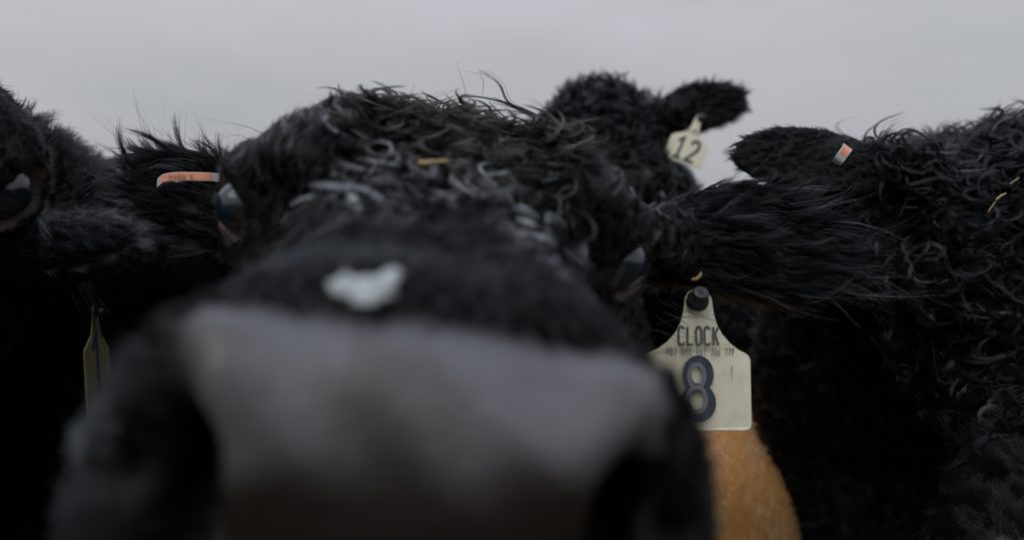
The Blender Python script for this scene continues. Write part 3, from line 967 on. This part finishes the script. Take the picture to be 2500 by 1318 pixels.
# --- curly cow
c = cow3
H3 = c.head
fr = free(c); inhead = (c.a > -0.14) & (c.a < 0.6)
curly = fr * inhead * (1 - smooth01(c.a, 0.26, 0.36)) * smooth01(c.u, -0.20, -0.14)
groom('under_fur', c.root, M_FUR_UNDER, c.V, c.Q, c.N, 200000 * curly, 20, hflow(c, 0.3, 0.8, 0.2), 0.014, lift=(0.4, 0.1), kap=(10, 90), turn=0.9, clump=0.6, K=7, rad=0.00026, seed=35)
groom('curly_fur', c.root, M_FUR_WET, c.V, c.Q, c.N, 430000 * curly, 26, hflow(c, 0.3, 0.8, 0.2), lambda p: 0.055 + 0.022 * swirl(p, 22, 91), lift=(0.30, 0.0), kap=(15, 135), turn=1.0, clump=0.62, jitter=0.0010, K=20, rad=0.00021, seed=31, swfreq=30,
      tint_fn=rand_tint(0.2, 0.01, 0.05, 0.0), lenvar=0.35, stray=0.07, grow=0.8, gather=0.36)
groom('face_fur', c.root, M_FUR, c.V, c.Q, c.N, 200000 * fr * inhead * (1 - curly), 26, hflow(c, -0.6, 0.3, -0.5), 0.018, lift=(0.4, 0.2), kap=(0, 50), clump=0.75, K=6, rad=0.0003, seed=32)
groom('neck_fur', c.root, M_FUR_UNDER, c.V, c.Q, c.N, 26000 * (1 - inhead) * (1 - c.earmask), 12, lambda p, n: np.tile([0.3, 0.7, -0.6], (len(p), 1)), 0.035, lift=(0.6, 0.2), kap=(0, 60), clump=0.7, K=6, rad=0.0006, seed=33)
ear_groom(c, M_FUR, 330000, 0.012, rad=0.00020, kap=(2, 22), clump=0.8, per_lock=14, seed=34, fan=0.5, lift=(0.10, 0.02), turn=0.15, jitter=0.0012)

# --- cow at the left edge
c = cow4
fr = free(c); inhead = (c.a > -0.10) & (c.a < 0.6)
groom('head_fur', c.root, M_FUR_UNDER, c.V, c.Q, c.N, 300000 * fr * inhead, 24, hflow(c, -0.5, 0.5, 0.2), 0.010, lift=(0.14, 0.04), kap=(0, 40), clump=0.6, K=6, rad=0.0003, seed=41)
groom('neck_fur', c.root, M_FUR_UNDER, c.V, c.Q, c.N, 60000 * (1 - inhead) * (1 - c.earmask) * np.exp(-np.maximum(0, c.V[:, 1] - 1.3) / 0.3), 14, lambda p, n: np.tile([0.1, 0.5, 0.5], (len(p), 1)), 0.026, lift=(0.8, 0.5), kap=(5, 50), clump=0.7, K=7, rad=0.0004, seed=42)
ear_groom(c, M_FUR, 380000, 0.022, rad=0.00022, kap=(2, 40), clump=0.85, per_lock=40, seed=44, fan=0.5, tint=0.03)

# --- tan calf
c = cow5
groom('coat', c.root, M_FUR_TAN, c.V, c.Q, c.N, 190000 * (1 - c.earmask), 9, lambda p, n: np.tile([0.3, -0.2, -0.9], (len(p), 1)), 0.017, lift=(0.25, 0.1), kap=(0, 25), turn=0.2, clump=0.4, K=5, rad=0.00045, seed=51,
      tint_fn=lambda p: np.clip(0.40 + 0.45 * swirl(p * np.array([1, 1, 0.3]), 110, 71) + 0.2 * rng.normal(size=len(p)), 0, 1))
print('fur done', round(time.time() - T0, 1))

# ------------------------------------------------------------------ ear tags, clips and bits caught in the fur
from mathutils.bvhtree import BVHTree
CAMW = Vector((0, 0, CAMH))
BV = {}


def depth_at(c, px, py, default=0.6):
    """how deep cow c's skin lies behind that photo pixel"""
    if id(c) not in BV:
        BV[id(c)] = BVHTree.FromPolygons([tuple(v) for v in c.V], [tuple(q) for q in c.Q])
    d = Vector(P(px, py, 1.0)) - CAMW
    h = BV[id(c)].ray_cast(CAMW, d.normalized())
    return default if h[0] is None else h[3] / d.length


class Plane:
    """a tag's own frame: origin at photo pixel (px,py) d deep, sized in photo pixels at that depth; turned by yaw, pitch, roll"""
    def __init__(self, px, py, d, yaw=0.0, pitch=0.0, roll=0.0):
        self.k = d / FPX
        m = Matrix.Rotation(PITCH, 4, 'X') @ Matrix.Rotation(yaw, 4, 'Z') @ Matrix.Rotation(pitch, 4, 'X') @ Matrix.Rotation(roll, 4, 'Y')
        self.m = Matrix.Translation(Vector(P(px, py, d))) @ m

    def __call__(self, x, y, n=0.0):
        """x right, y up in photo pixels; n metres towards the viewer"""
        return tuple(self.m @ Vector((x * self.k, -n, y * self.k)))


def slab(name, pl, outline, mat, t, n0=0.0, parent=None, bulge=0.0):
    """flat plate with the given outline, thickness t, edges rounded by an inner lip"""
    o = np.array(outline, float)
    k = len(o); ctr = o.mean(0)
    inn = ctr + (o - ctr) * (1 - 2.0 / np.linalg.norm(o - ctr, axis=1).mean())
    b = (lambda p: bulge * (1 - (p[0] / 140.0) ** 2)) if bulge else (lambda p: 0.0)
    V = [pl(*p, n0 + t + b(p)) for p in inn] + [pl(*p, n0 + t * 0.6 + b(p)) for p in o] + [pl(*p, n0 + b(p)) for p in o]
    F = [tuple(range(k))] + [(i, k + i, k + (i + 1) % k, (i + 1) % k) for i in range(k)] + [(k + i, 2 * k + i, 2 * k + (i + 1) % k, k + (i + 1) % k) for i in range(k)]
    F.append(tuple(range(3 * k - 1, 2 * k - 1, -1)))
    return mesh_obj(name, V, F, mat, parent, smooth=False)


def arc(cx, cy, rx, ry, a0, a1, n=14):
    return [(cx + rx * math.cos(math.radians(a)), cy + ry * math.sin(math.radians(a))) for a in np.linspace(a0, a1, n)]


GL = {
    'C': [arc(.5, .72, .46, .28, 30, 180) + arc(.5, .28, .46, .28, 180, 330)],
    'L': [[(.08, 1), (.08, .02), (.95, .02)]],
    'O': [arc(.5, .70, .44, .30, 0, 180) + arc(.5, .30, .44, .30, 180, 360) + [(.94, .70)]],
    'K': [[(.1, 1), (.1, 0)], [(.92, 1), (.2, .46)], [(.40, .60), (.95, 0)]],
    'N': [[(.1, 0), (.1, 1), (.9, 0), (.9, 1)]],
    'V': [[(.05, 1), (.5, 0), (.95, 1)]],
    'S': [arc(.5, .75, .42, .25, 25, 270) + arc(.5, .25, .42, .25, 90, -155)],
    '0': [arc(.5, .68, .40, .32, 0, 180) + arc(.5, .32, .40, .32, 180, 360) + [(.90, .68)]],
    '1': [[(.1, .78), (.55, 1), (.55, 0)], [(.12, .03), (.98, .03)]],
    '2': [arc(.5, .72, .40, .28, 165, -35) + [(.1, .03), (.95, .03)]],
    '4': [[(.68, 0), (.68, 1), (.05, .28), (.98, .28)]],
    '6': [[(.75, 1)] + arc(.5, .30, .40, .30, 170, -190, 20)],
    '7': [[(.05, .97), (.92, .97), (.40, 0)]],
    '8': [arc(.5, .75, .36, .25, -90, 270, 24), arc(.5, .26, .42, .26, 90, 450, 24)],
    '9': [[(.25, 0)] + arc(.5, .70, .40, .30, -10, -370, 20)],
}


def ribbon(poly, w):
    p = np.array(poly, float)
    d = np.diff(p, axis=0); ok = np.linalg.norm(d, axis=1) > 1e-6
    p = np.concatenate([p[:1], p[1:][ok]]); d = nrm(np.diff(p, axis=0))
    closed = np.linalg.norm(p[0] - p[-1]) < 1e-3
    t = np.zeros_like(p); t[:-1] += d; t[1:] += d
    if closed:
        t[0] += d[-1]; t[-1] = t[0]
    ln = np.linalg.norm(t, axis=1, keepdims=True)
    t = t / ln
    m = np.stack([-t[:, 1], t[:, 0]], 1)
    f = np.clip(2.0 / np.maximum(ln, 0.8), 1, 2.2)
    if not closed:
        f[0] = f[-1] = 1
    return p + m * w / 2 * f, p - m * w / 2 * f


def writing(name, pl, text, x, y, h, gw, gap, w, mat, n, parent=None, slant=0.0, space=0.6, bulge=0.0):
    """stroke lettering lying on a plate; x,y lower left corner"""
    V, F = [], []
    b = (lambda q: bulge * (1 - (q / 140.0) ** 2)) if bulge else (lambda q: 0.0)
    for ch in text:
        if ch == ' ':
            x += gw * space + gap; continue
        for si, st in enumerate(GL[ch]):
            pts = [(x + gw * a + slant * c * h, y + c * h) for a, c in st]
            A, B = ribbon(pts, w)
            i0 = len(V)
            for q, r in zip(A, B):
                V += [pl(q[0], q[1], n + 4e-5 * si + b(q[0])), pl(r[0], r[1], n + 4e-5 * si + b(r[0]))]
            for i in range(len(A) - 1):
                F.append((i0 + 2 * i, i0 + 2 * i + 2, i0 + 2 * i + 3, i0 + 2 * i + 1))
        x += gw + gap
    return mesh_obj(name, V, F, mat, parent, smooth=False)


def lathe(name, pl, prof, mat, parent=None, n=28, cx=0, cy=0):
    """turned piece on a plate: prof = (radius in pixels, height in metres)"""
    V, F = [], []
    for r, hh in prof:
        for i in range(n):
            a = 2 * math.pi * i / n
            V.append(pl(cx + r * math.cos(a), cy + r * math.sin(a), hh))
    k = len(prof)
    for j in range(k - 1):
        for i in range(n):
            F.append((j * n + i, j * n + (i + 1) % n, (j + 1) * n + (i + 1) % n, (j + 1) * n + i))
    F.append(tuple(range((k - 1) * n, k * n)))
    return mesh_obj(name, V, F, mat, parent, smooth=True)


def band(name, pts, wdir, wid, th, mat, parent=None):
    """bent strip: centre line pts, width along wdir, thickness th"""
    pts = np.asarray(pts, float); wdir = nrm(wdir)
    V, F = [], []
    k = len(pts)
    t = np.gradient(pts, axis=0)
    nn = nrm(np.cross(t, wdir))
    for i in range(k):
        for a, b in ((-1, -1), (1, -1), (1, 1), (-1, 1)):
            V.append(pts[i] + wdir * wid / 2 * a + nn[i] * th / 2 * b)
    for i in range(k - 1):
        for j in range(4):
            F.append((4 * i + j, 4 * i + (j + 1) % 4, 4 * i + 4 + (j + 1) % 4, 4 * i + 4 + j))
    F += [(3, 2, 1, 0), (4 * k - 4, 4 * k - 3, 4 * k - 2, 4 * k - 1)]
    return mesh_obj(name, V, F, mat, parent, smooth=False)


def curve_pts(ctrl, n=24, it=3):
    c = np.asarray(ctrl, float)
    t = np.linspace(0, 1, len(c)); tt = np.linspace(0, 1, n)
    g = np.stack([np.interp(tt, t, c[:, i]) for i in range(3)], 1)
    for _ in range(it):
        g[1:-1] = 0.25 * g[:-2] + 0.5 * g[1:-1] + 0.25 * g[2:]
    return g


def under(root, *objs):
    for o in objs:
        reparent(o, root)


# big tag with CLOCK / number / 8, below the near cow's ear; local pixels, origin at the tag's middle (1701, 890)
half = [(0, 187), (14, 184), (26, 176), (33, 162), (35, 145), (38, 125), (45, 100), (58, 76), (78, 54), (100, 38), (120, 29), (129, 22), (133, 12), (133, -142), (131, -151), (124, -157), (114, -158)]
outl = half + [(-x, y) for x, y in reversed(half[1:])]
D8 = 0.557
pl = Plane(1701, 890, D8, yaw=R_(4), pitch=R_(-5), roll=R_(1.0))
t8 = empty('ear_tag', P(1701, 890, D8))
tag(t8, 'large cream ear tag printed CLOCK and a big 8, hanging beside the wet nose', 'ear tag', 'cattle ear tags')
under(t8, slab('tag_plate', pl, outl, M_TAG, 0.0014, bulge=0.005),
      writing('name_lettering', pl, 'CLOCK', -51, 48, 44, 15.0, 6.2, 6.0, M_INK, 0.0016, bulge=0.005),
      writing('number_lettering', pl, '982 000 467 706 779', -80, 23, 18, 6.4, 2.6, 1.8, M_INK, 0.0016, bulge=0.005, space=1.0),
      writing('big_numeral', pl, '8', -42, -125, 138, 78, 0, 21, M_INK_NAVY, 0.0016, bulge=0.005),
      writing('numeral_shade', pl, '8', -33, -110, 112, 52, 0, 10, M_INK_PALE, 0.0018, bulge=0.005),
      lathe('stud', Plane(1701, 738, D8 - 0.005, yaw=R_(4), pitch=R_(-38)), [(27, 0.0), (27, 0.004), (24, 0.006), (20.5, 0.0065), (20, 0.0125), (18, 0.0135), (5, 0.0138), (4, 0.0128), (0.5, 0.0128)], M_STUD))
# scuff lines on the plate
under(t8, writing('scratch', pl, '1', 0, 0, 0.01, 0.01, 0, 0.01, M_INK, 0.0015) if False else mesh_obj('scratch', [pl(81, -2, 0.00487), pl(83, -2, 0.00482), pl(81.4, -38, 0.00487), pl(80.4, -38, 0.00490)], [(0, 3, 2, 1)], M_INK))

# tag 12 on the raised ear
half = [(0, 128), (5, 125), (8, 112), (9, 96), (12, 84), (20, 74), (33, 66), (41, 60), (42, 54), (42, 4), (40, 1), (36, 0)]
half = [(x * 1.14, y) for x, y in half]
outl = half + [(-x, y) for x, y in reversed(half)][:-1]
D12 = depth_at(cow2, 1712, 290, 1.43) - 0.02
pl = Plane(1664, 399, D12, yaw=R_(-6), pitch=R_(-4), roll=R_(21))
t12 = empty('ear_tag', P(1664, 399, D12))
tag(t12, 'small cream ear tag numbered 12, tilted, hanging from the raised ear', 'ear tag', 'cattle ear tags')
under(t12, slab('tag_plate', pl, outl, M_TAG, 0.0016),
      writing('big_numeral', pl, '12', -32, 8, 54, 25, 8, 7.5, M_INK_NAVY, 0.0019, slant=0.06),
      writing('name_lettering', pl, 'CLOCK', -17, 78, 11, 5, 2.2, 1.8, M_INK, 0.0019),
      lathe('stud', Plane(1712, 288, D12 - 0.002, roll=R_(21)), [(10, 0.0), (10, 0.004), (7, 0.006), (0.5, 0.006)], M_STUD))

# yellowed tag half hidden under the left cow's ear
half = [(0, 150), (10, 146), (16, 130), (18, 105), (28, 75), (60, 50), (75, 40), (78, 25), (78, -140), (70, -150)]
outl = half + [(-x, y) for x, y in reversed(half[1:])]
DL = 0.63
pl = Plane(236, 890, DL, yaw=R_(100), pitch=R_(-4), roll=R_(3))
tl = empty('ear_tag', P(238, 905, DL))
tag(tl, 'yellowed ear tag seen almost edge on, in the dark left of the nose', 'ear tag', 'cattle ear tags')
under(tl, slab('tag_plate', pl, outl, M_TAG_OLD, 0.0015), writing('big_numeral', pl, '1', -38, -90, 165, 60, 0, 20, M_INK_NAVY, 0.0018),
      lathe('stud', Plane(236, 762, DL - 0.002, yaw=R_(100)), [(9, 0.0), (9, 0.004), (7, 0.005), (0.5, 0.005)], M_STUD))

# amber button above tag 8
DB = D8 - 0.0035
pl = Plane(1694, 668, DB, yaw=R_(-20), pitch=R_(-25))
tag(lathe('ear_button', pl, [(20, -0.004), (21, 0.0), (20, 0.002), (15, 0.0028), (14, 0.0022), (0.5, 0.0022)], M_GOLD),
    'round amber ear button half buried in hair just above the big 8 tag', 'ear button')

# folded strip clips on two ears
DS = min(depth_at(cow1, 470, 440, 0.66), depth_at(cow1, 420, 440, 0.66), depth_at(cow1, 515, 440, 0.66)) - 0.016
ctrl = [P(540, 434, DS + 0.012), P(510, 432, DS + 0.002), P(470, 431, DS), P(430, 431, DS), P(402, 434, DS), P(389, 443, DS + 0.001), P(384, 450, DS + 0.006), P(388, 450, DS + 0.014), P(420, 446, DS + 0.020), P(470, 444, DS + 0.022)]
wd = C2W(0.0, 0.05, 1.0) - C2W(0, 0, 0)
cp = curve_pts(ctrl, 40)
s1 = empty('ear_clip', P(460, 436, DS))
tag(s1, 'long orange strip clip stamped with small letters, folded round a bristly black ear', 'ear clip', 'strip ear clips')
offv = C2W(0, -0.0007, 0) - C2W(0, 0, 0)
under(s1, band('metal_strip', cp, wd, 21 * DS / FPX, 0.0011, M_METAL), band('orange_face', cp[3:21] + offv, wd, 17.5 * DS / FPX, 0.0006, M_ORANGE))
pc = Plane(455, 431, DS - 0.0016)
under(s1, writing('lettering', pc, 'NVOS S', -42, -6, 9, 7.5, 3.2, 1.5, M_INK, 0.0004))

DC = depth_at(cow3, 2056, 385, 0.75) - 0.012
ctrl = [P(2040, 402, DC + 0.012), P(2047, 392, DC + 0.002), P(2056, 379, DC), P(2066, 366, DC), P(2070, 360, DC + 0.006), P(2068, 358, DC + 0.014), P(2060, 366, DC + 0.026)]
cp = curve_pts(ctrl, 30, 2)
wd = P(2068, 390, DC) - P(2048, 375, DC)
s2 = empty('ear_clip', P(2058, 377, DC))
tag(s2, 'short grey and orange clip over the top edge of the curly cow\'s ear', 'ear clip', 'strip ear clips')
under(s2, band('metal_strip', cp, wd, 24 * DC / FPX, 0.0013, M_METAL), band('orange_face', cp[10:20] + offv, wd, 20 * DC / FPX, 0.0008, M_ORANGE))


def straw(p, q, r, label, bend=0.0):
    p, q = np.asarray(p), np.asarray(q)
    c = curve_pts([p, (p + q) / 2 + np.array([0, 0, bend]), q], 10, 2)
    V, F = [], []
    ax = nrm(q - p); s1_ = nrm(np.cross(ax, [0.3, 1, 0.2])); s2_ = np.cross(ax, s1_)
    for i, x in enumerate(c):
        for j in range(8):
            a = j * math.pi / 4
            V.append(x + r * (1 - 0.03 * i) * (math.cos(a) * s1_ + 0.7 * math.sin(a) * s2_))
    for i in range(9):
        for j in range(8):
            F.append((8 * i + j, 8 * i + (j + 1) % 8, 8 * i + 8 + (j + 1) % 8, 8 * i + 8 + j))
    F += [tuple(range(7, -1, -1)), tuple(range(72, 80))]
    return tag(mesh_obj('straw', V, F, M_STRAW), label, 'straw', 'bits of straw caught in the fur')


d = depth_at(cow1, 1060, 420, 0.5) - 0.016
straw(P(1020, 398, d), P(1097, 393, d + 0.004), 0.0013, 'short pale straw lying across the near cow\'s forehead fur')
d = depth_at(cow3, 2477, 445, 0.7) - 0.026
straw(P(2466, 449, d), P(2488, 434, d), 0.0007, 'short bright straw stub among the curls, upper right of the bent stem')
d = depth_at(cow3, 2430, 490, 0.7) - 0.024
straw(P(2412, 518, d), P(2436, 484, d), 0.0005, 'thin rusty straw stem slanting down through the curls')
straw(P(2432, 488, d - 0.002), P(2456, 472, d - 0.002), 0.0011, 'frayed brown straw end at the top of the rusty stem', 0.001)
manual('stray_hair', cow1.root, M_FUR, [[P(*q, D8 - 0.010) for q in l] for l in [
    [(1610, 735), (1655, 757), (1700, 770), (1745, 790)], [(1600, 790), (1650, 776), (1700, 768), (1760, 752)], [(1620, 760), (1665, 780), (1690, 805), (1705, 830)],
    [(1600, 770), (1640, 800), (1690, 822), (1720, 836)], [(1590, 800), (1640, 815), (1690, 826)], [(1640, 735), (1680, 762), (1720, 776), (1790, 815)],
    [(1610, 810), (1640, 826), (1665, 845)], [(1650, 775), (1700, 776), (1750, 766), (1820, 770)], [(1700, 760), (1760, 790), (1830, 812), (1900, 822)]]], n=1, spread=0.0004, rad=0.00020)
manual('stray_hair', cow4.root, M_FUR, [[P(*q, DL - 0.008 - 0.0) for q in l] for l in [
    [(190, 690), (215, 740), (240, 790), (262, 850)], [(200, 700), (232, 760), (262, 830)], [(230, 690), (236, 760), (225, 830)], [(180, 720), (210, 790), (235, 880)],
    [(250, 690), (245, 740), (228, 800)], [(205, 690), (225, 730), (255, 780)], [(215, 690), (240, 735), (268, 775)]]], n=5, spread=0.0016, rad=0.0003)
# bright wisp of wet snow on the nose
d = depth_at(cow1, 890, 735, 0.215) - 0.004
bm_v, bm_f = [], []
import bmesh
bm = bmesh.new()
for (px, py, rx, ry) in [(836, 700, 38, 34), (885, 706, 58, 38), (935, 702, 52, 38), (968, 684, 32, 26), (985, 668, 13, 11), (903, 738, 46, 30), (812, 690, 14, 12)]:
    m4 = Matrix.Translation(Vector(P(895 + 0.86 * (px - 895), 706 + 0.86 * (py - 706), d + (700 - py) * 0.00015))) @ Matrix.Diagonal((0.86 * rx * d / FPX, 0.0026, 0.86 * ry * d / FPX, 1))
    bmesh.ops.create_icosphere(bm, subdivisions=3, radius=1.0, matrix=m4)
me = bpy.data.meshes.new('snow_clump'); bm.to_mesh(me); bm.free()
sn = link(bpy.data.objects.new('snow_clump', me)); me.materials.append(M_SNOW)
rm = sn.modifiers.new('join', 'REMESH'); rm.mode = 'VOXEL'; rm.voxel_size = 0.0008; rm.use_smooth_shade = True
dgr = bpy.context.evaluated_depsgraph_get()
me2 = bpy.data.meshes.new_from_object(sn.evaluated_get(dgr)); sn.modifiers.clear(); sn.data = me2
vv = np.empty(len(me2.vertices) * 3); me2.vertices.foreach_get('co', vv); vv = vv.reshape(-1, 3)
vv += 0.0007 * np.stack([swirl(vv, 900, k) for k in (1, 2, 3)], 1) + 0.0010 * np.stack([swirl(vv, 350, k) for k in (4, 5, 6)], 1)
me2.vertices.foreach_set('co', vv.ravel()); me2.update()
tag(sn, 'small whitish wet clump stuck on the top edge of the grey nose', 'snow')

# ------------------------------------------------------------------ ground
def ground():
    n = 60
    g = np.concatenate([-np.geomspace(400, 2, 20), np.linspace(-1.8, 5.8, 30), np.geomspace(6, 400, 20)])
    X, Y = np.meshgrid(g, g, indexing='ij')
    p = np.stack([X.ravel(), Y.ravel(), np.zeros(X.size)], 1)
    k = len(g)
    i = (np.arange(k - 1)[:, None] * k + np.arange(k - 1)[None]).ravel()
    Q = np.stack([i, i + k, i + k + 1, i + 1], 1)
    m, t, b, nn, l = mat_new('trodden pasture')
    tc = nn('ShaderNodeTexCoord')
    nz = nn('ShaderNodeTexNoise'); nz.inputs['Scale'].default_value = 3; nz.inputs['Detail'].default_value = 10
    l(tc.outputs['Object'], nz.inputs['Vector'])
    cr = nn('ShaderNodeValToRGB')
    cr.color_ramp.elements[0].position = 0.4; cr.color_ramp.elements[0].color = (0.035, 0.026, 0.018, 1)
    cr.color_ramp.elements[1].position = 0.6; cr.color_ramp.elements[1].color = (0.05, 0.055, 0.02, 1)
    l(nz.outputs['Fac'], cr.inputs[0]); l(cr.outputs[0], b.inputs['Base Color'])
    bp = nn('ShaderNodeBump'); bp.inputs['Distance'].default_value = 0.05
    l(nz.outputs['Fac'], bp.inputs['Height']); l(bp.outputs[0], b.inputs['Normal'])
    setp(b, Roughness=0.9)
    tag(mesh_obj('ground', p, Q, m), kind='structure')


ground()
